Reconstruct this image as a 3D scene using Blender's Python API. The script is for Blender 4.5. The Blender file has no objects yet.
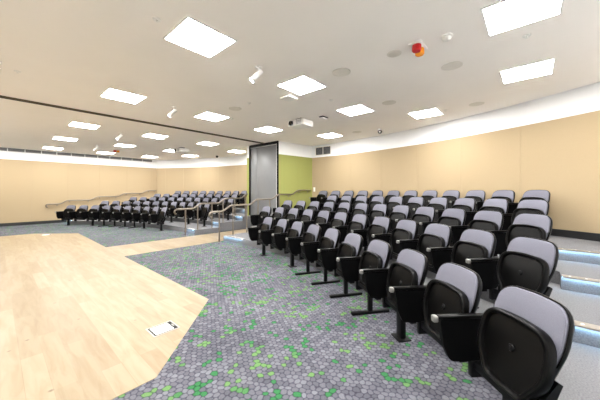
import bpy, bmesh, math, random
from mathutils import Vector, Matrix
random.seed(4)
PI = math.pi
SC = bpy.context.scene
COL = SC.collection

# ------------------------------------------------------------------ room constants (metres)
TH = math.radians(41.2)            # heading of the camera in the room's axes
CAM_Z = 1.445
CEIL = 3.26
BAND = 2.78                        # top of the fabric panels
CX, CY = -4.78, 5.852              # centre of the seating arcs (nearer half)
CY2 = 9.16                         # centre of the seating arcs (farther half)
ROW1, PITCH = 9.04, 0.567
RISE, TREAD = 0.155, 0.965
EDGE1 = 9.20                       # radius of the first tier edge
R_WALL = 13.15
Y_RIGHT, Y_LEFT, X_FRONT = -1.43, 16.45, -2.6
Y_AISLE, Y_AISLE2 = 6.79, 8.46     # edges of the level gangway under the partition
POCKET_X = 6.68

# ------------------------------------------------------------------ materials
def mat(name, color, rough=0.6, metal=0.0, emit=None, emit_s=0.0, var=0.06, scale=40.0, bump=0.0, spec=0.5):
    m = bpy.data.materials.new(name); m.use_nodes = True
    nt = m.node_tree; b = nt.nodes['Principled BSDF']
    b.inputs['Roughness'].default_value = rough
    b.inputs['Metallic'].default_value = metal
    b.inputs['Specular IOR Level'].default_value = spec
    tc = nt.nodes.new('ShaderNodeTexCoord')
    nz = nt.nodes.new('ShaderNodeTexNoise'); nz.inputs['Scale'].default_value = scale; nz.inputs['Detail'].default_value = 4
    nt.links.new(tc.outputs['Object'], nz.inputs['Vector'])
    rp = nt.nodes.new('ShaderNodeValToRGB')
    c = Vector(color[:3])
    rp.color_ramp.elements[0].position = 0.3; rp.color_ramp.elements[1].position = 0.7
    rp.color_ramp.elements[0].color = (*(c * (1 - var)), 1); rp.color_ramp.elements[1].color = (*[min(1, v * (1 + var)) for v in c], 1)
    nt.links.new(nz.outputs['Fac'], rp.inputs['Fac'])
    nt.links.new(rp.outputs['Color'], b.inputs['Base Color'])
    if bump:
        bp = nt.nodes.new('ShaderNodeBump'); bp.inputs['Strength'].default_value = bump; bp.inputs['Distance'].default_value = 0.002
        nt.links.new(nz.outputs['Fac'], bp.inputs['Height']); nt.links.new(bp.outputs['Normal'], b.inputs['Normal'])
    if emit:
        b.inputs['Emission Color'].default_value = (*emit, 1); b.inputs['Emission Strength'].default_value = emit_s
    return m

def N(nt, t, **kw):
    n = nt.nodes.new(t)
    for k, v in kw.items(): setattr(n, k, v)
    return n

def ramp(nt, stops, interp='LINEAR'):
    r = nt.nodes.new('ShaderNodeValToRGB'); r.color_ramp.interpolation = interp
    while len(r.color_ramp.elements) < len(stops): r.color_ramp.elements.new(0.5)
    for e, (p, c) in zip(r.color_ramp.elements, stops):
        e.position = p; e.color = (*c, 1)
    return r

def mixc(nt, fac, a, b, mode='MIX'):
    m = nt.nodes.new('ShaderNodeMix'); m.data_type = 'RGBA'; m.blend_type = mode
    for sock, v in ((m.inputs[0], fac), (m.inputs[6], a), (m.inputs[7], b)):
        if isinstance(v, (int, float)): sock.default_value = v
        elif isinstance(v, tuple): sock.default_value = (*v, 1)
        else: nt.links.new(v, sock)
    return m.outputs[2]

def mat_carpet():
    """rounded pebbles about 5 cm across in a loose honeycomb, some of them green"""
    m = bpy.data.materials.new('pebble_carpet'); m.use_nodes = True; nt = m.node_tree
    b = nt.nodes['Principled BSDF']; b.inputs['Roughness'].default_value = 0.95; b.inputs['Specular IOR Level'].default_value = 0.1
    tc = N(nt, 'ShaderNodeTexCoord')
    def vm(op, a, c=None, d=None):
        n = N(nt, 'ShaderNodeVectorMath', operation=op)
        for i, v in enumerate((a, c, d)):
            if v is None: continue
            if isinstance(v, tuple): n.inputs[i].default_value = v
            else: nt.links.new(v, n.inputs[i])
        return n
    wob = N(nt, 'ShaderNodeTexNoise'); wob.inputs['Scale'].default_value = 14; wob.inputs['Detail'].default_value = 1
    nt.links.new(tc.outputs['Object'], wob.inputs['Vector'])
    wc = vm('SUBTRACT', wob.outputs['Color'], (.5, .5, .5)).outputs[0]
    ws = vm('MULTIPLY', wc, (.045, .045, 0)).outputs[0]
    flat = vm('MULTIPLY', tc.outputs['Object'], (1, 1, 0)).outputs[0]
    p = vm('MULTIPLY', vm('ADD', flat, ws).outputs[0], (20.5, 20.5, 0)).outputs[0]
    s3 = math.sqrt(3)
    wa = vm('WRAP', p, (.5, s3 / 2, 1), (-.5, -s3 / 2, -1)).outputs[0]
    po = vm('ADD', p, (.5, s3 / 2, 0)).outputs[0]
    wb = vm('WRAP', po, (.5, s3 / 2, 1), (-.5, -s3 / 2, -1)).outputs[0]
    la, lb = vm('LENGTH', wa).outputs['Value'], vm('LENGTH', wb).outputs['Value']
    lt = N(nt, 'ShaderNodeMath', operation='LESS_THAN'); nt.links.new(lb, lt.inputs[0]); nt.links.new(la, lt.inputs[1])
    mx = N(nt, 'ShaderNodeMix'); mx.data_type = 'VECTOR'
    nt.links.new(lt.outputs[0], mx.inputs[0]); nt.links.new(wa, mx.inputs[4]); nt.links.new(wb, mx.inputs[5])
    g = mx.outputs[1]
    cell = vm('SNAP', vm('ADD', vm('SUBTRACT', p, g).outputs[0], (.02, .02, 0)).outputs[0], (.5, s3 / 2, 1)).outputs[0]
    dist = vm('LENGTH', g).outputs['Value']
    wn = N(nt, 'ShaderNodeTexWhiteNoise', noise_dimensions='2D'); nt.links.new(cell, wn.inputs['Vector'])
    sep = N(nt, 'ShaderNodeSeparateColor'); nt.links.new(wn.outputs['Color'], sep.inputs[0])
    grey = ramp(nt, [(0.0, (0.090, 0.089, 0.106)), (0.5, (0.122, 0.122, 0.141)), (1.0, (0.165, 0.166, 0.186))])
    nt.links.new(sep.outputs[0], grey.inputs['Fac'])
    nz = N(nt, 'ShaderNodeTexNoise'); nz.inputs['Scale'].default_value = 1.6; nz.inputs['Detail'].default_value = 3
    nt.links.new(tc.outputs['Object'], nz.inputs['Vector'])
    drift = ramp(nt, [(0.35, (0.86, 0.86, 0.88)), (0.65, (1.1, 1.1, 1.1))]); nt.links.new(nz.outputs['Fac'], drift.inputs['Fac'])
    g1 = mixc(nt, 1.0, grey.outputs['Color'], drift.outputs['Color'], 'MULTIPLY')
    n2 = N(nt, 'ShaderNodeTexNoise'); n2.inputs['Scale'].default_value = 0.2; n2.inputs['Detail'].default_value = 2
    nt.links.new(cell, n2.inputs['Vector'])
    ma = N(nt, 'ShaderNodeMath', operation='MULTIPLY_ADD'); nt.links.new(n2.outputs['Fac'], ma.inputs[0]); ma.inputs[1].default_value = 1.2; nt.links.new(sep.outputs[1], ma.inputs[2])
    gt = N(nt, 'ShaderNodeMath', operation='GREATER_THAN'); nt.links.new(ma.outputs[0], gt.inputs[0]); gt.inputs[1].default_value = 1.46
    hue = N(nt, 'ShaderNodeTexNoise'); hue.inputs['Scale'].default_value = 0.11
    off = vm('ADD', cell, (37, 23, 0)); nt.links.new(off.outputs[0], hue.inputs['Vector'])
    green = ramp(nt, [(0.49, (0.036, 0.150, 0.055)), (0.55, (0.115, 0.225, 0.08))]); nt.links.new(hue.outputs['Fac'], green.inputs['Fac'])
    c = mixc(nt, gt.outputs[0], g1, green.outputs['Color'])
    edge = ramp(nt, [(0.36, (1, 1, 1)), (0.52, (0.43, 0.415, 0.49))]); nt.links.new(dist, edge.inputs['Fac'])
    c = mixc(nt, 1.0, c, edge.outputs['Color'], 'MULTIPLY')
    fz = N(nt, 'ShaderNodeTexNoise'); fz.inputs['Scale'].default_value = 160; nt.links.new(tc.outputs['Object'], fz.inputs['Vector'])
    fr = ramp(nt, [(0.3, (0.8, 0.8, 0.8)), (0.7, (1.15, 1.15, 1.15))]); nt.links.new(fz.outputs['Fac'], fr.inputs['Fac'])
    c = mixc(nt, 1.0, c, fr.outputs['Color'], 'MULTIPLY')
    nt.links.new(c, b.inputs['Base Color'])
    return m

def mat_wood():
    m = bpy.data.materials.new('pale_maple_boards'); m.use_nodes = True; nt = m.node_tree
    b = nt.nodes['Principled BSDF']; b.inputs['Roughness'].default_value = 0.42; b.inputs['Specular IOR Level'].default_value = 0.35
    tc = N(nt, 'ShaderNodeTexCoord')
    mp = N(nt, 'ShaderNodeMapping'); mp.inputs['Rotation'].default_value = (0, 0, PI / 2); nt.links.new(tc.outputs['Object'], mp.inputs['Vector'])
    br = N(nt, 'ShaderNodeTexBrick'); br.offset = 0.37; br.offset_frequency = 2
    br.inputs['Scale'].default_value = 1.0; br.inputs['Brick Width'].default_value = 1.1; br.inputs['Row Height'].default_value = 0.14
    br.inputs['Mortar Size'].default_value = 0.0022; br.inputs['Bias'].default_value = 0.0
    br.inputs['Color1'].default_value = (0.0, 0, 0, 1); br.inputs['Color2'].default_value = (1, 1, 1, 1); br.inputs['Mortar'].default_value = (0.2, 0.2, 0.2, 1)
    nt.links.new(mp.outputs['Vector'], br.inputs['Vector'])
    tone = ramp(nt, [(0.0, (0.232, 0.172, 0.098)), (0.5, (0.258, 0.199, 0.119)), (1.0, (0.286, 0.228, 0.144))])
    nt.links.new(br.outputs['Color'], tone.inputs['Fac'])
    m2 = N(nt, 'ShaderNodeMapping'); m2.inputs['Scale'].default_value = (9, 1.3, 1); nt.links.new(tc.outputs['Object'], m2.inputs['Vector'])
    gr = N(nt, 'ShaderNodeTexNoise'); gr.inputs['Scale'].default_value = 1.6; gr.inputs['Detail'].default_value = 6; gr.inputs['Distortion'].default_value = 0.8
    nt.links.new(m2.outputs['Vector'], gr.inputs['Vector'])
    gc = ramp(nt, [(0.32, (0.88, 0.82, 0.73)), (0.6, (1.03, 1.03, 1.03))]); nt.links.new(gr.outputs['Fac'], gc.inputs['Fac'])
    c = mixc(nt, 1.0, tone.outputs['Color'], gc.outputs['Color'], 'MULTIPLY')
    kn = N(nt, 'ShaderNodeTexVoronoi'); kn.inputs['Scale'].default_value = 4.2; nt.links.new(tc.outputs['Object'], kn.inputs['Vector'])
    kr = ramp(nt, [(0.02, (0.5, 0.4, 0.32)), (0.09, (1, 1, 1))]); nt.links.new(kn.outputs['Distance'], kr.inputs['Fac'])
    c = mixc(nt, 1.0, c, kr.outputs['Color'], 'MULTIPLY')
    nt.links.new(c, b.inputs['Base Color'])
    return m

M = dict(
    carpet=mat_carpet(), wood=mat_wood(),
    tier=mat('grey_tier_carpet', (0.175, 0.175, 0.182), 0.95, var=0.22, scale=90, bump=0.3, spec=0.1),
    ceil=mat('warm_white_ceiling_paint', (0.95, 0.915, 0.865), 0.9, var=0.01, scale=2),
    white=mat('white_wall_paint', (0.86, 0.865, 0.87), 0.8, var=0.01, scale=3),
    beige=mat('beige_wall_fabric', (0.395, 0.305, 0.19), 0.9, var=0.04, scale=120, bump=0.15, spec=0.1),
    green=mat('lime_wall_fabric', (0.30, 0.31, 0.10), 0.9, var=0.04, scale=120, bump=0.15, spec=0.1),
    base=mat('black_skirting', (0.012, 0.012, 0.013), 0.5),
    panel=mat('grey_partition_laminate', (0.175, 0.178, 0.185), 0.35, var=0.02, scale=6),
    dark=mat('black_metal', (0.004, 0.004, 0.0045), 0.45, spec=0.15),
    shell=mat('black_plastic', (0.0026, 0.0025, 0.0025), 0.30, var=0.15, scale=300, bump=0.1, spec=0.12),
    panelblack=mat('black_vinyl', (0.0018, 0.0018, 0.002), 0.55, var=0.1, scale=200, spec=0.08),
    pad=mat('lilac_grey_fabric', (0.165, 0.165, 0.20), 0.9, var=0.08, scale=260, bump=0.2, spec=0.1),
    steel=mat('brushed_steel', (0.25, 0.215, 0.175), 0.36, 0.85, var=0.03),
    silver=mat('silver_plastic', (0.27, 0.265, 0.25), 0.3, 0.5),
    nosing=mat('bronze_nosing', (0.38, 0.35, 0.31), 0.4, 0.5),
    stud=mat('white_stud', (0.9, 0.9, 0.9), 0.5),
    led=mat('blue_step_light', (0.5, 0.7, 0.9), 0.5, emit=(0.38, 0.68, 1.0), emit_s=14.0),
    lamp=mat('lamp_diffuser', (0.9, 0.9, 0.9), 0.5, emit=(1.0, 0.985, 0.965), emit_s=14.0),
    trim=mat('white_metal', (0.86, 0.85, 0.83), 0.45),
    speaker=mat('speaker_mesh', (0.78, 0.75, 0.68), 0.7, var=0.1, scale=400),
    grille=mat('grey_grille', (0.20, 0.20, 0.21), 0.5),
    plast=mat('white_plastic', (0.84, 0.83, 0.80), 0.4),
    red=mat('red_plastic', (0.55, 0.02, 0.02), 0.25),
    amber=mat('amber_plastic', (0.85, 0.30, 0.02), 0.25),
    lens=mat('dark_glass', (0.01, 0.01, 0.012), 0.08),
    trackm=mat('bronze_track', (0.10, 0.075, 0.045), 0.45, 0.4),
)

# ------------------------------------------------------------------ mesh helpers
def finish(bm, angle=35):
    bmesh.ops.recalc_face_normals(bm, faces=bm.faces[:])
    a = math.radians(angle)
    for e in bm.edges:
        e.smooth = not (len(e.link_faces) == 2 and e.calc_face_angle(0) > a)
    for f in bm.faces: f.smooth = True

def mesh(name, bm, mats, angle=35):
    finish(bm, angle)
    me = bpy.data.meshes.new(name); bm.to_mesh(me); bm.free()
    for m in (mats if isinstance(mats, (list, tuple)) else [mats]): me.materials.append(M[m] if isinstance(m, str) else m)
    return me

def obj(name, data, parent=None, loc=None, rot=None):
    o = bpy.data.objects.new(name, data); COL.objects.link(o)
    if parent: o.parent = parent
    if loc is not None: o.location = loc
    if rot is not None: o.rotation_euler = rot
    return o

def part(name, bm, m, parent=None, loc=None, rot=None):
    return obj(name, mesh(name, bm, m), parent, loc, rot)

def tag(o, label, cat, group=None):
    o['label'] = label; o['category'] = cat
    if group: o['group'] = group
    return o

def thing(name, label, cat, loc=(0, 0, 0), rotz=0.0, group=None):
    return tag(obj(name, None, None, loc, (0, 0, rotz)), label, cat, group)

def struct(o):
    o['kind'] = 'structure'; return o

def box(bm, x0, x1, y0, y1, z0, z1, bev=0.0, mi=0, mtx=None):
    r = bmesh.ops.create_cube(bm, size=1.0)
    vs = r['verts']
    for v in vs:
        v.co = Vector(((x0 + x1) / 2 + v.co.x * (x1 - x0), (y0 + y1) / 2 + v.co.y * (y1 - y0), (z0 + z1) / 2 + v.co.z * (z1 - z0)))
    fs = set(f for v in vs for f in v.link_faces)
    for f in fs: f.material_index = mi
    if bev:
        es = list(set(e for v in vs for e in v.link_edges))
        g = bmesh.ops.bevel(bm, geom=es, offset=bev, segments=2, profile=0.5, affect='EDGES')
        vs = list(set(v for f in g['faces'] for v in f.verts) | set(v for v in vs if v.is_valid))
        for f in g['faces']: f.material_index = mi
    if mtx: bmesh.ops.transform(bm, matrix=mtx, verts=[v for v in vs if v.is_valid])
    return bm

def cyl(bm, p0, p1, r0, r1=None, n=16, mi=0):
    p0, p1 = Vector(p0), Vector(p1); r1 = r0 if r1 is None else r1
    ax = p1 - p0; q = ax.to_track_quat('Z', 'Y')
    rings = []
    for p, r in ((p0, r0), (p1, r1)):
        rings.append([bm.verts.new(p + q @ Vector((r * math.cos(t * 2 * PI / n), r * math.sin(t * 2 * PI / n), 0))) for t in range(n)])
    for i in range(n):
        f = bm.faces.new((rings[0][i], rings[0][(i + 1) % n], rings[1][(i + 1) % n], rings[1][i])); f.material_index = mi
    for rg in (rings[0][::-1], rings[1]):
        f = bm.faces.new(rg); f.material_index = mi
    return bm

def lathe(bm, prof, n=24, mi=0, mtx=None):
    """prof: (radius, z) pairs from one pole to the other; ends are capped."""
    rings = [[bm.verts.new((r * math.cos(t * 2 * PI / n), r * math.sin(t * 2 * PI / n), z)) for t in range(n)] for r, z in prof]
    for a, b in zip(rings, rings[1:]):
        for i in range(n):
            f = bm.faces.new((a[i], a[(i + 1) % n], b[(i + 1) % n], b[i])); f.material_index = mi
    for rg in (rings[0], rings[-1]):
        f = bm.faces.new(rg); f.material_index = mi
    if mtx: bmesh.ops.transform(bm, matrix=mtx, verts=[v for rg in rings for v in rg])
    return bm

def tube(bm, pts, r, n=12):
    pts = [Vector(p) for p in pts]; rings = []
    up = Vector((0, 0, 1))
    for i, p in enumerate(pts):
        d = (pts[min(i + 1, len(pts) - 1)] - pts[max(i - 1, 0)]).normalized()
        s = d.cross(up)
        s = Vector((0, 1, 0)) if s.length < 1e-4 else s.normalized()
        if rings and s.dot(prev) < 0: s = -s
        prev = s; u = s.cross(d).normalized()
        rings.append([bm.verts.new(p + r * (math.cos(t * 2 * PI / n) * s + math.sin(t * 2 * PI / n) * u)) for t in range(n)])
    for a, b in zip(rings, rings[1:]):
        for i in range(n): bm.faces.new((a[i], a[(i + 1) % n], b[(i + 1) % n], b[i]))
    bm.faces.new(rings[0][::-1]); bm.faces.new(rings[-1])
    return bm

def smooth_path(pts, r=0.05, n=5):
    pts = [Vector(p) for p in pts]; out = [pts[0]]
    for a, b, c in zip(pts, pts[1:], pts[2:]):
        k = min(r, (a - b).length * 0.45, (c - b).length * 0.45)
        p, q = b + (a - b).normalized() * k, b + (c - b).normalized() * k
        for i in range(n + 1):
            t = i / n; out.append(p * (1 - t) ** 2 + b * 2 * t * (1 - t) + q * t * t)
    out.append(pts[-1]); return out

def prism(bm, poly, z0, z1, mi=0):
    a = [bm.verts.new((x, y, z0)) for x, y in poly]; b = [bm.verts.new((x, y, z1)) for x, y in poly]
    n = len(poly)
    for i in range(n):
        f = bm.faces.new((a[i], a[(i + 1) % n], b[(i + 1) % n], b[i])); f.material_index = mi
    f = bm.faces.new(a[::-1]); f.material_index = mi
    f = bm.faces.new(b); f.material_index = mi
    return bm

def rounded(corners, seg=7):
    """closed outline from (u, v, radius) corners"""
    out = []; n = len(corners)
    for i in range(n):
        a, b, c = (Vector(corners[(i + k - 1) % n][:2]) for k in range(3)); r = corners[i][2]
        d1, d2 = (a - b).normalized(), (c - b).normalized()
        half = math.acos(max(-1, min(1, d1.dot(d2)))) / 2
        k = min(r / math.tan(half), (a - b).length * 0.49, (c - b).length * 0.49)
        p, q = b + d1 * k, b + d2 * k
        for j in range(seg):
            t = j / (seg - 1); out.append(p * (1 - t) ** 2 + b * 2 * t * (1 - t) + q * t * t)
    return out

def loft(bm, outline, rings, fn, cen):
    """rings: (inset metres, depth); closed with fans to the centre. fn maps (u, v, w) to a point"""
    cu, cv = cen; R = []
    for ins, w in rings:
        ring = []
        for p in outline:
            d = Vector((p.x - cu, p.y - cv)); L = d.length
            d = d * (max(0.0, L - ins) / L) if L > 1e-6 else d
            ring.append(bm.verts.new(fn(cu + d.x, cv + d.y, w)))
        R.append(ring)
    n = len(outline)
    for a, b in zip(R, R[1:]):
        for i in range(n): bm.faces.new((a[i], a[(i + 1) % n], b[(i + 1) % n], b[i]))
    for ring, w in ((R[0], rings[0][1]), (R[-1], rings[-1][1])):
        c = bm.verts.new(fn(cu, cv, w))
        mid = []
        # one intermediate ring so that curved fronts stay smooth
        for i, p in enumerate(ring):
            ins = rings[0][0] if ring is R[0] else rings[-1][0]
            q = outline[i]; d = Vector((q.x - cu, q.y - cv)); L = d.length; d = d * (max(0, L - ins) / L) * 0.5
            mid.append(bm.verts.new(fn(cu + d.x, cv + d.y, w)))
        for i in range(n):
            bm.faces.new((ring[i], ring[(i + 1) % n], mid[(i + 1) % n], mid[i])); bm.faces.new((mid[i], mid[(i + 1) % n], c))
    return bm

def polar(R, deg, cy=CY):
    a = math.radians(deg); return (CX + R * math.cos(a), cy - R * math.sin(a))

def near_wall_y(x):                      # face of the lime wall of the nearer half
    return 6.87 - (x - POCKET_X) * (0.21 / 1.64)

MIR = 7.625                              # the farther half mirrors the nearer about the gangway
def mir(y): return 2 * MIR - y

# ------------------------------------------------------------------ setting: floor
o = struct(part('floor', prism(bmesh.new(), [(X_FRONT - .1, Y_RIGHT - .1), (9.2, Y_RIGHT - .1), (9.2, Y_LEFT + .1), (X_FRONT - .1, Y_LEFT + .1)], -0.12, 0.0), 'carpet'))
stage = [(X_FRONT + .002, 2.2), (0.82, 2.2), (1.88, 3.27), (1.88, Y_AISLE + .045), (POCKET_X + 1.6, Y_AISLE + .045), (POCKET_X + 1.6, 8.3),
         (1.88, 8.3), (1.88, 11.75), (0.85, 12.83), (X_FRONT + .002, 12.83)]
struct(part('floor_boards', prism(bmesh.new(), stage, 0.0, 0.003), 'wood'))

# stepped tiers, two halves
AISLE_X = [2.25, 3.27, 4.32, 5.31, None]     # straight step edges in the aisle along the side wall
Y_SEATS = -0.24                              # end of the seat rows
def tier_poly(k):
    """plan of tier k (1..4): from its edge to the next edge (or the rear wall)"""
    r0 = EDGE1 + TREAD * (k - 1); r1 = R_WALL if k == 4 else EDGE1 + TREAD * k
    far = lambda x: min(Y_AISLE, near_wall_y(x) - 0.004) if x > POCKET_X else Y_AISLE
    def edge(r, ax):
        a0 = -9.0
        while True:                                   # angle where the arc meets the gangway edge
            x, y = polar(r, a0)
            if y <= far(x): break
            a0 += 0.01
        yend = Y_RIGHT + 0.004 if ax is None else Y_SEATS
        a1 = math.degrees(math.asin((CY - yend) / r))
        pts = [polar(r, a0 + (a1 - a0) * i / 48) for i in range(49)]
        return pts if ax is None else pts + [(ax, Y_SEATS), (ax, Y_RIGHT + 0.004)]
    inner, outer = edge(r0, AISLE_X[k - 1]), edge(r1, None if k == 4 else AISLE_X[k])
    xs = [x for x in (POCKET_X - 0.002, POCKET_X + 0.002, 7.305) if inner[0][0] < x < outer[0][0]]
    return inner + outer[::-1] + [(x, far(x)) for x in reversed(xs)]

def to_far(poly):
    """mirrored plan for the farther half, its gangway edge moved to Y_AISLE2"""
    return [(x, (CY + CY2) - y) for x, y in poly]

for k in (1, 2, 3, 4):
    p = tier_poly(k)
    struct(part('floor_tier', prism(bmesh.new(), p, 0.0, RISE * k), 'tier'))
    q = to_far(p)
    # stretch edges onto the farther gangway edge and side wall
    q2 = []
    for x, y in q:
        if y < 9.0 and y < Y_AISLE2 + 0.0: y = Y_AISLE2 if x < POCKET_X else max(Y_AISLE2, mir(near_wall_y(x)) + 0.03)
        q2.append((x, min(y, Y_LEFT - 0.004)))
    struct(part('floor_tier', prism(bmesh.new(), q2, 0.0, RISE * k), 'tier'))

# ------------------------------------------------------------------ setting: ceiling and walls
struct(part('ceiling', box(bmesh.new(), X_FRONT - .1, 9.2, Y_RIGHT - .1, Y_LEFT + .1, CEIL, CEIL + .12), 'ceil'))
struct(part('wall_right', box(bmesh.new(), X_FRONT - .1, 9.2, Y_RIGHT - .13, Y_RIGHT, 0, CEIL), 'white'))
struct(part('wall_left', box(bmesh.new(), X_FRONT - .1, 9.2, Y_LEFT + .03, Y_LEFT + .13, 0, CEIL), 'white'))
struct(part('wall_front', box(bmesh.new(), X_FRONT - .13, X_FRONT - .03, Y_RIGHT - .1, Y_LEFT + .1, 0, CEIL), 'white'))

def arc_wall(a0, a1, r0, r1, z0, z1, cy, n=40):
    pts = [polar(r0, a0 + (a1 - a0) * i / n, cy) for i in range(n + 1)] + [polar(r1, a1 + (a0 - a1) * i / n, cy) for i in range(n + 1)]
    return prism(bmesh.new(), pts, z0, z1)

A_END = math.degrees(math.asin((CY - Y_RIGHT) / R_WALL))       # where the arc meets the side wall
A0 = -3.55
struct(part('wall_rear', arc_wall(-4.5, 35.5, R_WALL + .03, R_WALL + .15, 0, CEIL, CY), 'white'))
struct(part('wall_rear', arc_wall(4.5, -35.5, R_WALL + .03, R_WALL + .15, 0, CEIL, CY2), 'white'))

def curved_panel(a0, a1, cy, z0=RISE * 4, z1=BAND, m='beige', r=R_WALL, t=.027, n=6):
    g = 0.008 if a1 > a0 else -0.008
    return struct(part('wall_panel', arc_wall(a0 + g, a1 - g, r, r + t, z0, z1, cy, n), m))
seams = [A0, -1.1, 4.2, 9.52, 14.81, 20.13, 25.47, 30.8, A_END]
for a, b in zip(seams, seams[1:]):
    curved_panel(a, b, CY)
seams2 = [-2.0 + 1.6, 4.95, 10.3, 15.8, 20.95, 26.08, 31.2, math.degrees(math.asin((Y_LEFT - CY2) / R_WALL))]
for a, b in zip(seams2, seams2[1:]):
    curved_panel(-a, -b, CY2)
# skirting along the curved walls
struct(part('baseboard_rear', arc_wall(A0, A_END, R_WALL - .014, R_WALL - .001, RISE * 4, RISE * 4 + .13, CY), 'base'))
struct(part('baseboard_rear', arc_wall(-0.4, -33.5, R_WALL - .014, R_WALL - .001, RISE * 4, RISE * 4 + .13, CY2), 'base'))
# flat fabric panels of the side and front walls
x = X_FRONT
while x < 6.2:
    x1 = min(x + 1.21, 6.24)
    struct(part('wall_panel', box(bmesh.new(), x + .001, x1 - .001, Y_LEFT, Y_LEFT + .027, 0, BAND), 'beige'))
    x = x1
struct(part('baseboard_left', box(bmesh.new(), X_FRONT, 2.2, Y_LEFT - .014, Y_LEFT - .001, 0, .13), 'base'))
struct(part('baseboard_right', box(bmesh.new(), X_FRONT, 0.7, Y_RIGHT + .001, Y_RIGHT + .014, 0, .13), 'base'))
# partition pocket: lime return walls either side of the parked panels
def slanted(x0, x1, f0, f1, z0, z1):
    return prism(bmesh.new(), [(x0, f0(x0)), (x1, f0(x1)), (x1, f1(x1)), (x0, f1(x0))], z0, z1)
nf = near_wall_y
X_BACK = 8.40
struct(part('wall_pocket', slanted(POCKET_X + .012, X_BACK, lambda x: nf(x) + .028, lambda x: nf(x) + .13, 0, CEIL), 'white'))
xs = [POCKET_X + .012, 7.6, X_BACK]
for a, b in zip(xs, xs[1:]):
    struct(part('wall_panel', slanted(a + .003, b - .003, nf, lambda x: nf(x) + .026, 0, BAND), 'green'))
ff = lambda x: mir(nf(x)) + .30
struct(part('wall_pocket', slanted(POCKET_X + .012, X_BACK + .1, lambda x: ff(x) - .17, lambda x: ff(x) - .028, 0, CEIL), 'white'))
struct(part('wall_panel', slanted(POCKET_X + .012, X_BACK + .1, lambda x: ff(x) - .026, ff, 0, BAND), 'green'))
struct(part('wall_panel', box(bmesh.new(), POCKET_X - .012, POCKET_X + .01, ff(POCKET_X) - .15, ff(POCKET_X), 0, BAND), 'green'))
struct(part('trim_1', box(bmesh.new(), POCKET_X - .012, POCKET_X + .01, ff(POCKET_X) - .15, ff(POCKET_X), BAND, CEIL), 'white'))
YJ0, YJ1 = 6.885, ff(POCKET_X) - .155
struct(part('trim_2', box(bmesh.new(), POCKET_X - .03, POCKET_X + .01, YJ0 - .012, YJ0 + .054, 0.003, CEIL), 'dark'))
struct(part('trim_3', box(bmesh.new(), POCKET_X - .03, POCKET_X + .01, YJ1 - .056, YJ1, 0.003, CEIL), 'dark'))
struct(part('trim_4', box(bmesh.new(), POCKET_X - .03, POCKET_X + .06, YJ0 + .055, YJ1 - .057, CEIL - .085, CEIL), 'dark'))

# parked partition panels and their ceiling track
def partition_panel(x, label):
    r = thing('partition_panel', label, 'partition', (x, (YJ0 + YJ1) / 2, 0.004), 0, 'parked partition panels')
    hw = (YJ1 - YJ0) / 2 - .046
    part('panel_face', box(bmesh.new(), -.035, .035, -hw, hw * .48 - .004, .02, 3.14, .004), 'panel', r)
    part('panel_face', box(bmesh.new(), -.035, .035, hw * .48 + .004, hw, .02, 3.14, .004), 'panel', r)
    part('floor_seal', box(bmesh.new(), -.02, .02, -hw, hw, 0, .019), 'dark', r)
partition_panel(POCKET_X + .05, 'tall grey partition panel parked in front of the lime wall pocket')
t = tag(part('partition_track', box(bmesh.new(), X_FRONT, POCKET_X - .035, -.05, .05, -.03, 0, .003), 'trackm', None, (0, 7.62, CEIL - .0005)),
        'dark bronze partition track running across the ceiling towards the parked grey panel', 'ceiling track')
part('slot', box(bmesh.new(), X_FRONT + .02, POCKET_X - .06, -.022, .022, -.034, -.0302), 'dark', t)

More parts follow.
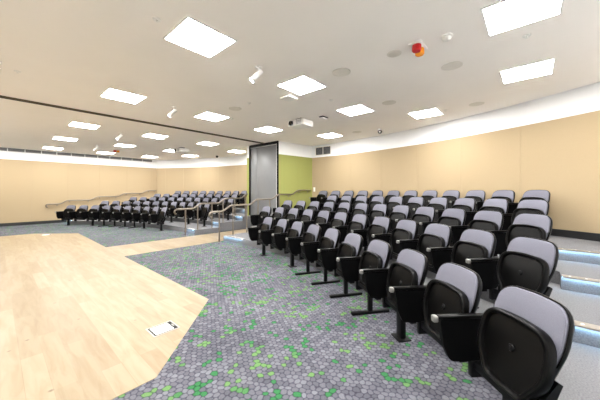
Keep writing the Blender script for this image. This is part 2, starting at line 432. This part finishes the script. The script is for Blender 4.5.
# ------------------------------------------------------------------ step nosings with blue edge lights
def nosing(k, side, which):
    r = EDGE1 + TREAD * (k - 1); z = RISE * k
    cy = CY if side == 'near' else CY2
    if which == 'gangway':
        if side == 'near': y0, y1 = (5.93 if k < 4 else 5.2), Y_AISLE - .02
        else: y0, y1 = Y_AISLE2 + .125, (9.08 if k < 4 else 9.8)
    else:
        y0, y1 = (Y_RIGHT + .01, Y_SEATS - .01) if side == 'near' else (CY + CY2 - Y_SEATS + .01, Y_LEFT - .02)
    if which == 'gangway' and k == 4:
        y1 = min(y1, near_wall_y(7.3) - .05) if side == 'near' else y1
        y0 = y0 if side == 'near' else max(y0, ff(7.3) + .05)
    a0, a1 = math.degrees(math.asin((cy - y1) / r)), math.degrees(math.asin((cy - y0) / r))
    where = {('near', 'gangway'): 'by the central handrail of the nearer block', ('near', 'wall'): 'beside the right-hand end seats',
             ('far', 'gangway'): 'by the central handrail of the farther block', ('far', 'wall'): 'along the left wall handrail'}[(side, which)]
    nth = {1: 'lowest', 2: 'second', 3: 'third', 4: 'topmost'}[k]
    am = (a0 + a1) / 2
    px, py = polar(r, am, cy)
    if which == 'wall': px, py = AISLE_X[k - 1], (y0 + y1) / 2
    t = thing('step_nosing', nth + ' blue-lit step edge strip ' + where, 'step edge', (px, py, z), 0, 'blue-lit step edges')
    loc = lambda pts: [(x - px, y - py) for x, y in pts]
    def arcp(ra, rb, b0=a0, b1=a1, n=8):
        if which == 'wall':
            ax = AISLE_X[k - 1] - r
            return loc([(ax + ra, y0), (ax + ra, y1), (ax + rb, y1), (ax + rb, y0)])
        return loc([polar(ra, b0 + (b1 - b0) * i / n, cy) for i in range(n + 1)] + [polar(rb, b1 + (b0 - b1) * i / n, cy) for i in range(n + 1)])
    bm = prism(bmesh.new(), arcp(r - .032, r + .075), 0.0005, .005)
    prism(bm, arcp(r - .032, r - .028), -.011, 0.0005)
    n = max(3, int(abs(y1 - y0) / .13))
    for i in range(n):
        x, y = polar(r + .02, a0 + (a1 - a0) * (i + .5) / n, cy)
        if which == 'wall': x, y = AISLE_X[k - 1] + .02, y0 + (y1 - y0) * (i + .5) / n
        cyl(bm, (x - px, y - py, .005), (x - px, y - py, .009), .013, .009, 10, 1)
    part('tread_strip', bm, ['nosing', 'stud'], t)
    part('edge_light', prism(bmesh.new(), arcp(r - .0275, r - .016), -.008, -.0005), 'led', t)

for side in ('near', 'far'):
    for which in ('gangway', 'wall'):
        for k in (1, 2, 3, 4): nosing(k, side, which)

# ------------------------------------------------------------------ tip-up seat: shared meshes
# local axes: x along the row, y backwards, z up; origin on the tier under the seat
LEAN = math.radians(13.5)
def plane_map(y0, z0, curve, lean=LEAN):
    s, c = math.sin(lean), math.cos(lean)
    def fn(u, v, w):
        w2 = w - curve * u * u
        return (u, y0 + v * s + w2 * c, z0 + v * c - w2 * s)
    return fn
back_out = rounded([(-.165, 0, .07), (-.238, .27, .35), (-.216, .488, .19), (0, .503, .6), (.216, .488, .19), (.238, .27, .35), (.165, 0, .07)], 8)
bmap = plane_map(.036, .368, .55, math.radians(16.5))
def make_back_shell():
    return loft(bmesh.new(), back_out, [(.06, .030), (.025, .020), (.004, -.004), (0, -.018), (.002, -.027), (.007, -.030), (.010, -.028), (.012, -.012)], bmap, (0, .27))
def make_back_pad():
    return loft(bmesh.new(), back_out, [(.013, -.0125), (.011, -.032), (.017, -.042), (.045, -.050), (.10, -.053)], bmap, (0, .27))
seat_out = rounded([(-.13, 0, .08), (-.238, .17, .2), (-.220, .405, .18), (0, .422, .6), (.220, .405, .18), (.238, .17, .2), (.13, 0, .08)], 8)
smap = plane_map(-.066, .312, .12)
def make_seat_shell():
    return loft(bmesh.new(), seat_out, [(.012, .030), (.002, .026), (0, .012), (0, -.008), (.004, -.018), (.012, -.023), (.024, -.022), (.032, -.016), (.037, .004), (.06, .004), (.12, .001)], smap, (0, .22))
def make_seat_cushion():
    return loft(bmesh.new(), seat_out, [(.016, .0305), (.014, .036), (.024, .041), (.06, .043)], smap, (0, .22))
def make_seat_clip():
    bm = bmesh.new(); c = Vector(smap(0, .235, -.003)); n = Vector((0, -math.cos(LEAN), math.sin(LEAN)))
    cyl(bm, c, c + n * .006, .022, .018, 18); cyl(bm, c + n * .006, c + n * .010, .009, .008, 12); return bm
def make_beam():
    return box(bmesh.new(), -.2615, .222, -.045, .015, .245, .305, .006)
def make_beam_cover():
    return box(bmesh.new(), -.10, .10, -.052, .02, .3055, .318, .004)
def make_back_bracket(side):
    bm = bmesh.new()
    for s in (side,):
        prof = [(-.05, .306), (.012, .306), (.085, .46), (.06, .475), (.01, .42), (-.05, .345)]
        vs = [[bm.verts.new((s * .185 + dx, y, z)) for y, z in prof] for dx in (-.016, .016)]
        n = len(prof)
        for i in range(n): bm.faces.new((vs[0][i], vs[0][(i + 1) % n], vs[1][(i + 1) % n], vs[1][i]))
        bm.faces.new(vs[0][::-1]); bm.faces.new(vs[1])
        cyl(bm, (s * .169, -.015, .345), (s * .12, -.045, .345), .014, .012, 10)
    return bm
def profile_x(bm, prof, x0, x1):
    vs = [[bm.verts.new((x, y, z)) for y, z in prof] for x in (x0, x1)]; n = len(prof)
    for i in range(n): bm.faces.new((vs[0][i], vs[0][(i + 1) % n], vs[1][(i + 1) % n], vs[1][i]))
    bm.faces.new(vs[0][::-1]); bm.faces.new(vs[1]); return bm
def make_arm_panel():
    prof = [(p.x, p.y) for p in rounded([(-.275, .578, .02), (-.250, .40, .10), (-.205, .295, .06), (.0, .29, .06), (.06, .40, .15), (.075, .578, .02)], 6)]
    return profile_x(bmesh.new(), prof, -.300, -.270)
def make_arm_rest():
    return box(bmesh.new(), -.306, -.264, -.285, .10, .5785, .606, .009)
def make_arm_cap():
    return box(bmesh.new(), -.306, -.264, -.322, -.2855, .560, .604, .010)
def make_hinge():
    return box(bmesh.new(), -.300, -.262, -.06, .03, .185, .2945, .005)
def make_plate_post():
    bm = box(bmesh.new(), -.042, .042, -.035, .02, .012, .244, .006)
    return box(bm, -.075, .075, -.075, .06, 0.0, .012, .003)
def make_tee_post():
    bm = box(bmesh.new(), -.024, .024, -.035, .015, .035, .244, .006)
    return box(bm, -.028, .028, -.245, .235, 0.0, .034, .010)
SM = {n: mesh(n, f(), m) for n, f, m in (
    ('backrest', make_back_shell, 'shell'), ('backrest_pad', make_back_pad, 'pad'), ('seat', make_seat_shell, 'shell'),
    ('seat_cushion', make_seat_cushion, 'pad'), ('seat_clip', make_seat_clip, 'dark'), ('beam', make_beam, 'dark'), ('beam_cover', make_beam_cover, 'dark'),
    ('back_bracket', lambda: make_back_bracket(-1), 'dark'), ('back_bracket_right', lambda: make_back_bracket(1), 'dark'), ('armrest_panel', make_arm_panel, 'panelblack'), ('armrest', make_arm_rest, 'shell'),
    ('armrest_cap', make_arm_cap, 'silver'), ('hinge_block', make_hinge, 'dark'), ('plate_post', make_plate_post, 'dark'), ('tee_post', make_tee_post, 'dark'))}

def make_seat(loc, rotz, label, group, post, bracket=True):
    r = thing('theatre_seat', label, 'seat', loc, rotz, group)
    b = obj('backrest', SM['backrest'], r); obj('backrest_pad', SM['backrest_pad'], b)
    s = obj('seat', SM['seat'], r); obj('seat_cushion', SM['seat_cushion'], s); obj('seat_clip', SM['seat_clip'], s)
    obj('beam', SM['beam'], r)
    obj('back_bracket', SM['back_bracket'], r); obj('back_bracket', SM['back_bracket_right'], r)
    a = obj('armrest_panel', SM['armrest_panel'], r); obj('armrest', SM['armrest'], a)
    c = obj('armrest_cap', SM['armrest_cap'], a); c['label'] = 'silver end cap'
    obj('hinge_block', SM['hinge_block'], a)
    if post: obj('leg', SM[post], r)
    return r

ORD = ['leftmost', 'second', 'third', 'fourth', 'fifth', 'sixth', 'seventh', 'eighth', 'ninth', 'tenth', 'eleventh', 'twelfth']
ROWN = {1: 'front row', 2: 'second row', 3: 'third row', 4: 'fourth row', 5: 'back row'}
rows = {1: (7.66, 10), 2: (-.10, 12), 3: (-.52, 12), 4: (4.70, 10), 5: (-.66, 12)}
def row_radius(k): return 12.93 if k == 5 else ROW1 + TREAD * (k - 1)
for k, (a0, n) in rows.items():
    rt = row_radius(k); r0 = rt - .16
    step = math.degrees(PITCH / rt)
    for i in range(n):
        if k == 1: post = {0: 'plate_post', 2: 'plate_post', 3: 'tee_post', 4: 'tee_post', 5: 'tee_post', 6: 'tee_post', 7: 'plate_post', 9: 'plate_post'}.get(i)
        else: post = 'plate_post' if (i % 2 == 0 or i == n - 1) else None
        a = a0 + i * step + math.degrees((.075 if k == 1 else .045) / rt)
        z = RISE * (k - 1)
        x, y = polar(r0, a)
        nm = 'rightmost' if i == n - 1 else ORD[i] + ('' if i == 0 else ' from left')
        make_seat((x, y, z), -(PI / 2 + math.radians(a + 5 + 6.5 * max(0, (40 - a) / 40))), 'grey tip-up seat, %s, %s of nearer right-hand block' % (nm, ROWN[k]),
                  'tip-up seats of the nearer block', post)
        # mirrored seat of the farther block; the last three of its back row stand behind the partition pocket
        if k == 5 and i < 3: continue
        a = a0 + i * step - math.degrees(.04 / rt)
        x2, y2 = polar(r0, -a, CY2)
        vis = n - (3 if k == 5 else 0)
        j = n - 1 - i
        nm = 'rightmost in view' if (k == 5 and j == vis - 1) else 'rightmost' if j == vis - 1 else ORD[j] + ('' if j == 0 else ' from left')
        make_seat((x2, y2, z), -(PI / 2 - math.radians(a - 8)), 'grey tip-up seat, %s, %s of farther left-hand block' % (nm, ROWN[k]),
                  'tip-up seats of the farther block', post)

# ------------------------------------------------------------------ handrails
RL = [0.87 + RISE * i for i in range(5)]
RX = [EDGE1 + TREAD * i for i in range(4)]
def rail_points(y, cyc, x_first, x_end, offs=(-.06, .20), yfun=None):
    yf = yfun or (lambda x: y)
    xs = []
    for r in RX:
        xs.append(CX + math.sqrt(r * r - (y - cyc) ** 2))
    pts = [(x_first, yf(x_first), RL[0])]
    for i, xe in enumerate(xs):
        pts += [(xe + offs[0], yf(xe + offs[0]), RL[i]), (xe + offs[1], yf(xe + offs[1]), RL[i + 1])]
    pts.append((x_end, yf(x_end), RL[4]))
    return pts
def curl(p, r=.075):
    """return end that curls back under the rail"""
    x, y, z = p
    return [(x + .012, y, z - 2 * r - .03), (x - .02, y, z - 2 * r - .022)] + [(x - .03 - r * math.sin(t), y, z - r - r * math.cos(PI - (PI - t)) * -1 if False else z - r + r * math.cos(t)) for t in [PI * (1 - i / 7) * .92 for i in range(8)]]
def handrail(label, pts, posts, brackets):
    o = Vector((pts[0][0], pts[0][1], 0))
    t = thing('handrail', label, 'handrail', o)
    p = [Vector(q) - o for q in pts]
    path = curl(p[0]) [2:] + smooth_path(p, .07)[0:]
    part('rail', tube(bmesh.new(), path, .026, 12), 'steel', t)
    for x, y, z0, z1 in posts:
        bm = cyl(bmesh.new(), (x - o.x, y - o.y, z0 + .008), (x - o.x, y - o.y, z1 - .012), .0215, n=16)
        q = part('post', bm, 'steel', t)
        part('floor_flange', lathe(bmesh.new(), [(.045, 0), (.045, .005), (.024, .0075)], 20), 'steel', q, (x - o.x, y - o.y, z0 + .0003))
    for x, y, z, yw in brackets:
        bm = tube(bmesh.new(), smooth_path([(x - o.x, y - o.y, z - .015), (x - o.x, y - o.y, z - .07), (x - o.x, yw - o.y, z - .07)], .03), .008, 8)
        s = 1 if yw > y else -1
        cyl(bm, (x - o.x, yw - o.y - s * .006, z - .07), (x - o.x, yw - o.y - s * .001, z - .07), .03, n=16)
        part('wall_bracket', bm, 'steel', t)
    return t
def rail_z(pts, x):
    for a, b in zip(pts, pts[1:]):
        if a[0] <= x <= b[0]: return a[2] + (b[2] - a[2]) * (x - a[0]) / max(1e-6, b[0] - a[0])
    return pts[-1][2]
def floor_z(x, y, cy):
    r = math.hypot(x - CX, y - cy); z = 0
    for i, e in enumerate(RX):
        if r > e: z = RISE * (i + 1)
    return z
yn = lambda x: 6.73 if x < POCKET_X else 6.73 - (x - POCKET_X) * .085
P = rail_points(6.73, CY, 4.0, 8.18, yfun=yn)
posts = [(x, 6.73, floor_z(x, 6.73, CY), rail_z(P, x)) for x in (4.20, 4.66, 5.17, 5.62, 6.13, 6.58)]
br = [(x, yn(x), rail_z(P, x), nf(x)) for x in (7.12, 7.62, 8.08)]
handrail('stainless steel stair handrail nearest the lime wall, at the left end of the nearer seats', P, posts, br)
YF = 8.53
P = rail_points(YF, CY2, 3.86, 8.2, yfun=lambda x: YF if x < POCKET_X else YF + .33 + (x - POCKET_X) * .085) if False else rail_points(YF, CY2, 3.83, 6.62)
P = [q for q in P if q[0] < 6.60] + [(6.60, YF, rail_z(P, 6.60))]
posts = [(x, YF, floor_z(x, YF, CY2), rail_z(P, x)) for x in (4.08, 4.50, 5.03, 5.48, 5.99, 6.47)]
handrail('stainless steel stair handrail at the right end of the farther seats, across the gangway', P, posts, [])
YL = Y_LEFT - .075
yl_edges = [CX + math.sqrt(r * r - (15.9 - CY2) ** 2) for r in RX]
P = [(1.60, YL, .87)]
for i, (xa, xb) in enumerate(((1.98, 2.20), (3.09, 3.35), (4.26, 4.51), (5.36, 5.62))):
    P += [(xa, YL, RL[i]), (xb, YL, RL[i + 1])]
P.append((6.12, YL, RL[4]))
br = [(x, YL, rail_z(P, x), Y_LEFT) for x in (1.86, 2.3, 3.0, 3.45, 4.15, 4.62, 5.28, 5.72, 6.02)]
handrail('long stepped steel handrail fixed to the left beige wall', P, [], br)

# ------------------------------------------------------------------ ceiling lights
def light(x, y, label):
    t = thing('ceiling_light', label, 'light', (x, y, CEIL), 0, 'square ceiling light panels')
    bm = bmesh.new(); a, b = .308, .288
    for x0, x1, y0, y1 in ((-a, a, -a, -b), (-a, a, b, a), (-a, -b, -b, b), (b, a, -b, b)): box(bm, x0, x1, y0, y1, -.012, -.0005)
    part('frame', bm, 'trim', t)
    part('diffuser', box(bmesh.new(), -b, b, -b, b, -.013, -.0005, .001), 'lamp', t)
LX = [-.25, 1.61, 3.46, 5.30]
def lname(x, y):
    return None
for x, y, lab in (
    (-.25, 2.99, 'square ceiling light behind the camera over the nearer wooden stage'), (1.61, 2.99, 'large bright square ceiling light over the wooden stage, left of the spotlight'),
    (3.46, 2.99, 'square ceiling light touching the white access point above the nearer seats'), (5.30, 3.00, 'square ceiling light just right of the nearer projector'),
    (-.25, .09, 'square ceiling light behind the camera near the right wall'), (1.61, .09, 'square ceiling light above the camera near the right wall'),
    (3.48, .09, 'square ceiling light cut by the top edge, right of the smoke detector'), (5.31, .08, 'square ceiling light nearest the right end of the curved rear wall'),
    (6.60, 1.89, 'square ceiling light close to the white band above the right seats'), (7.16, 4.97, 'small square ceiling light right of the projector near the wall vent'),
    (-.25, 5.88, 'square ceiling light at the left edge of view on the near side of the track'), (1.61, 5.88, 'square ceiling light nearest the track, over the wooden stage'),
    (3.46, 5.88, 'square ceiling light near the track beside a round speaker'), (5.28, 5.86, 'square ceiling light between the track and the nearer projector'),
    (-.25, 9.29, 'square ceiling light at the left edge beyond the track'), (1.61, 9.29, 'square ceiling light just beyond the track, leftmost of its row'),
    (3.44, 9.31, 'square ceiling light beyond the track beside the farther access point'), (5.32, 9.30, 'square ceiling light beyond the track, right of the farther projector'),
    (7.20, 10.12, 'square ceiling light beyond the track nearest the grey partition'), (-.25, 12.15, 'square ceiling light out at the left of the farther half'),
    (1.59, 12.15, 'square ceiling light in the middle of the farther left ceiling'), (3.38, 12.16, 'square ceiling light just left of the farther projector and spotlight'),
    (5.22, 12.15, 'square ceiling light partly hidden behind the farther projector'), (6.53, 13.15, 'square ceiling light just below and right of the farther projector'),
    (-.25, 15.14, 'square ceiling light beyond the left edge by the long wall vent'), (1.59, 15.14, 'square ceiling light by the long wall vent, leftmost'),
    (3.42, 15.14, 'square ceiling light by the long wall vent, left of the far beacon'), (5.32, 15.07, 'square ceiling light by the right end of the long wall vent')):
    light(x, y, lab)

# ------------------------------------------------------------------ small ceiling fittings
def speaker(x, y, lab):
    q = .66 if 'small' in lab else 1.0
    t = thing('ceiling_speaker', lab, 'speaker', (x, y, CEIL), 0, 'round ceiling speakers')
    part('rim', lathe(bmesh.new(), [(.138 * q, -.0005), (.138 * q, -.006), (.130 * q, -.009), (.124 * q, -.0065)], 36), 'speaker', t)
    part('grille', lathe(bmesh.new(), [(.123 * q, -.0068), (.08 * q, -.009), (.02 * q, -.010)], 36), 'speaker', t)
for x, y, lab in ((3.47, 2.2, 'round ceiling speaker right of the access point light'), (3.46, 1.38, 'small round ceiling speaker left of the red beacon'),
                  (4.35, .89, 'round ceiling speaker below the smoke detector'), (3.46, 4.92, 'round ceiling speaker beside the light near the track'),
                  (5.30, 2.22, 'round ceiling speaker between the projector light and the wall light'), (6.58, .89, 'round ceiling speaker near the white wall band'),
                  (7.28, 4.06, 'round ceiling speaker farthest back, near the security camera')):
    speaker(x, y, lab)
def spotlight(x, y, ang, lab):
    t = thing('ceiling_spotlight', lab, 'spotlight', (x, y, CEIL), ang, 'white cylinder spotlights')
    part('mount', lathe(bmesh.new(), [(.05, -.0005), (.05, -.018), (.015, -.022), (.013, -.07)], 20), 'plast', t)
    d = Vector((-.7, 0, -.72)).normalized(); c = Vector((0, 0, -.1)); u = c - d * .06
    h = part('lamp_head', cyl(bmesh.new(), u, u + d * .2, .038, .042, 22), 'trim', t)
    part('lens', cyl(bmesh.new(), u + d * .2005, u + d * .203, .036, .036, 22), 'lamp', h)
spotlight(2.53, 3.02, -.75, 'white cylinder spotlight between the two nearest bright ceiling lights')
spotlight(2.53, 5.82, -.75, 'white cylinder spotlight near the track, left of a ceiling light')
spotlight(2.56, 9.68, -.75, 'white cylinder spotlight beyond the track, nearer of the far pair')
spotlight(2.62, 12.86, -.75, 'white cylinder spotlight beyond the track, by the far beacon')
def projector(x, y, lab):
    t = thing('projector', lab, 'projector', (x, y, CEIL), 0, 'ceiling projectors')
    part('ceiling_mount', box(cyl(bmesh.new(), (0, 0, -.05), (0, 0, -.014), .03, n=16), -.09, .09, -.09, .09, -.014, -.0005), 'dark', t)
    b = part('body', box(bmesh.new(), -.20, .20, -.25, .25, -.20, -.051, .015), 'plast', t)
    part('lens', cyl(cyl(bmesh.new(), (-.203, .13, -.125), (-.24, .13, -.125), .062, .058, 24), (-.2402, .13, -.125), (-.245, .13, -.125), .045, .04, 24), 'lens', b)
    bm = bmesh.new()
    for i in range(6): box(bm, -.204, -.2005, -.20, -.02, -.175 + i * .018, -.166 + i * .018)
    part('front_vent', bm, 'grille', b)
    bm = bmesh.new()
    for i in range(5): box(bm, -.13, .13, -.2545, -.2505, -.17 + i * .02, -.162 + i * .02)
    part('side_vent', bm, 'trim', b)
projector(5.05, 4.40, 'white projector hanging from the ceiling above the nearer seats')
projector(5.10, 10.98, 'white projector hanging from the ceiling beyond the track')
def access_point(x, y, ang, lab):
    t = thing('wireless_access_point', lab, 'access point', (x, y, CEIL), ang, 'white ceiling access points')
    part('bracket', box(bmesh.new(), -.06, .06, -.06, .06, -.03, -.0005, .004), 'plast', t)
    part('housing', box(bmesh.new(), -.125, .125, -.125, .125, -.062, -.0305, .018), 'plast', t)
access_point(3.68, 3.50, 0, 'thin white square access point beside a bright light above the nearer seats')
access_point(3.72, 9.62, 0, 'thin white square access point beside a light beyond the track')
t = thing('smoke_detector', 'white round smoke detector right of the red and amber beacon', 'smoke detector', (3.47, .76, CEIL))
part('base', lathe(bmesh.new(), [(.062, -.0005), (.062, -.016), (.055, -.02)], 28), 'plast', t)
part('sensor_head', lathe(bmesh.new(), [(.045, -.0202), (.048, -.035), (.03, -.055), (.012, -.058)], 28), 'plast', t)
def beacon(x, y, lab):
    t = thing('alarm_beacon', lab, 'alarm beacon', (x, y, CEIL), 0, 'red and amber ceiling beacons')
    part('base_plate', box(bmesh.new(), -.13, .13, -.075, .075, -.02, -.0005, .005), 'plast', t)
    a = part('red_lamp', lathe(bmesh.new(), [(.052, -.0205), (.054, -.04), (.054, -.085), (.044, -.098), (.02, -.103)], 24), 'red', t, (-.06, 0, 0)); a['label'] = 'red lamp'
    a = part('amber_lamp', lathe(bmesh.new(), [(.052, -.0205), (.054, -.04), (.054, -.085), (.044, -.098), (.02, -.103)], 24), 'amber', t, (.055, 0, 0)); a['label'] = 'amber lamp'
beacon(3.47, 1.08, 'red and amber alarm beacon on the ceiling left of the smoke detector')
beacon(3.50, 13.75, 'red and amber alarm beacon on the far left ceiling beyond the track')
def cctv(x, y, ang, lab):
    t = thing('security_camera', lab, 'security camera', (x, y, CEIL), ang, 'ceiling security cameras')
    part('base', lathe(bmesh.new(), [(.06, -.0005), (.06, -.025), (.05, -.035)], 24), 'plast', t)
    part('camera_head', lathe(bmesh.new(), [(.03, -.0355), (.06, -.055), (.064, -.085), (.05, -.12), (.02, -.138)], 24), 'lens', t)
    part('lens_hood', cyl(bmesh.new(), (-.06, 0, -.09), (-.09, 0, -.1), .022, .02, 16), 'plast', t)
cctv(7.37, 3.36, .3, 'small black security camera on the ceiling above the right seats')
cctv(7.29, 11.89, -.3, 'small black security camera on the ceiling beyond the track')
t = thing('motion_sensor', 'small dark-topped ceiling sensor right of the nearer projector', 'sensor', (5.27, 3.85, CEIL))
part('base', box(bmesh.new(), -.11, .11, -.06, .06, -.02, -.0005, .004), 'dark', t)
part('cover', box(bmesh.new(), -.09, .09, -.05, .05, -.05, -.0205, .014), 'plast', t)
def sprinkler(x, y, lab):
    t = thing('ceiling_sprinkler', lab, 'sprinkler', (x, y, CEIL), 0, 'small round ceiling sprinklers')
    part('plate', lathe(bmesh.new(), [(.042, -.0005), (.040, -.006), (.018, -.010)], 20), 'plast', t)
    part('nozzle', cyl(cyl(bmesh.new(), (0, 0, -.0102), (0, 0, -.026), .008, .006, 10), (0, 0, -.0262), (0, 0, -.029), .016, .016, 14), 'plast', t)
for x, y, lab in ((4.39, 3.02, 'small white ceiling sprinkler right of the access point'), (3.43, 4.40, 'small ceiling sprinkler left of the projector'),
                  (3.88, 5.65, 'small ceiling sprinkler beside the round speaker near the track'), (1.12, 2.99, 'small white ceiling sprinkler left of the largest bright light'),
                  (4.08, .06, 'small white ceiling sprinkler below the light at the top edge'), (.22, 5.86, 'small white ceiling sprinkler near the left edge above the track'),
                  (6.61, 1.48, 'small white ceiling sprinkler right of the light near the white band')):
    sprinkler(x, y, lab)

# ------------------------------------------------------------------ wall vents and fittings
t = thing('linear_vent', 'long grey slot vent along the top of the left wall', 'air vent', (X_FRONT + .4, Y_LEFT + .03, 0))
n, x0, w = 16, 0.0, (5.95 - X_FRONT - .4) / 16
for i in range(n):
    a, b = x0 + i * w, x0 + (i + 1) * w - .03
    g = part('vent_section', box(bmesh.new(), a, b, -.004, -.001, CEIL - .135, CEIL - .012), 'grille', t)
    bm = bmesh.new()
    for j in range(4): box(bm, a, b, -.018, -.0045, CEIL - .128 + j * .032, CEIL - .118 + j * .032)
    part('slat', bm, 'grille', g)
part('frame', box(box(bmesh.new(), 0, n * w, -.012, -.001, CEIL - .147, CEIL - .1355), 0, n * w, -.012, -.001, CEIL - .0115, CEIL - .001), 'trim', t)
av = -1.3
xw, yw = polar(R_WALL + .026, av)
t = thing('air_vent', 'grey two-part grille high on the white band in the corner by the lime wall', 'air vent', (xw, yw, 3.02), -(PI / 2 + math.radians(av)))
bm = bmesh.new(); a, h = .36, .16
for x0, x1, z0, z1 in ((-a, a, -h, -h + .02), (-a, a, h - .02, h), (-a, -a + .02, -h + .02, h - .02), (a - .02, a, -h + .02, h - .02), (-.012, .012, -h + .02, h - .02)): box(bm, x0, x1, -.02, 0, z0, z1)
part('frame', bm, 'speaker', t)
part('backing', box(bmesh.new(), -a + .02, a - .02, -.004, 0, -h + .02, h - .02), 'dark', t)
for s in (-1, 1):
    bm = bmesh.new()
    for i in range(9): box(bm, min(s * .014, s * .298), max(s * .014, s * .338), -.016, -.005, -.128 + i * .029, -.115 + i * .029)
    part('louvre', bm, 'grille', t)
xw, yw = polar(R_WALL, -3.05)
t = thing('wall_switch', 'small white wall switch by the top end of the lime wall handrail', 'switch', (xw, yw, 1.52), -(PI / 2 + math.radians(-3.05)))
part('plate', box(bmesh.new(), -.045, .045, -.010, -.0005, -.085, .085, .004), 'plast', t)
part('rocker', box(bmesh.new(), -.014, .014, -.014, -.0105, -.022, .022, .002), 'plast', t)

# floor boxes set in the boards
def floor_box(x, y, lab):
    t = thing('floor_box', lab, 'floor box', (x, y, .0032), 0, 'steel floor boxes')
    bm = bmesh.new(); a, b = .13, .118
    for x0, x1, y0, y1 in ((-a, a, -b, -b + .014), (-a, a, b - .014, b), (-a, -a + .014, -b + .014, b - .014), (a - .014, a, -b + .014, b - .014)): box(bm, x0, x1, y0, y1, 0, .004)
    part('frame', bm, 'nosing', t)
    part('recess', box(bmesh.new(), -.1155, .1155, -.1035, .1035, 0, .0012), 'dark', t)
    part('lid', box(bmesh.new(), -.099, .078, -.087, .087, .0013, .004, .001), 'trim', t)
    part('lid_tab', box(bmesh.new(), .094, .108, -.03, .03, .0013, .0035), 'silver', t)
floor_box(1.16, 2.93, 'rectangular metal floor box in the boards beside the nearer green-flecked carpet')
floor_box(1.11, 12.15, 'metal floor box at the far edge of the boards, by the far carpet')

# ------------------------------------------------------------------ camera, world, view
cam = bpy.data.cameras.new('camera'); cam.sensor_width = 36; cam.lens = 16.0
cam.shift_y = -8.65 / 600; cam.clip_start = 0.05
co = bpy.data.objects.new('camera', cam); COL.objects.link(co)
co.location = (0, 0, CAM_Z); co.rotation_euler = (PI / 2, 0, TH - PI / 2)
SC.camera = co
w = bpy.data.worlds.new('world'); SC.world = w; w.use_nodes = True
w.node_tree.nodes['Background'].inputs[0].default_value = (1, .98, .95, 1)
w.node_tree.nodes['Background'].inputs[1].default_value = 0.3
vs = SC.view_settings
vs.view_transform = 'Standard'; vs.look = 'None'; vs.gamma = 1.0; vs.use_curve_mapping = False
vs.exposure = 2.22
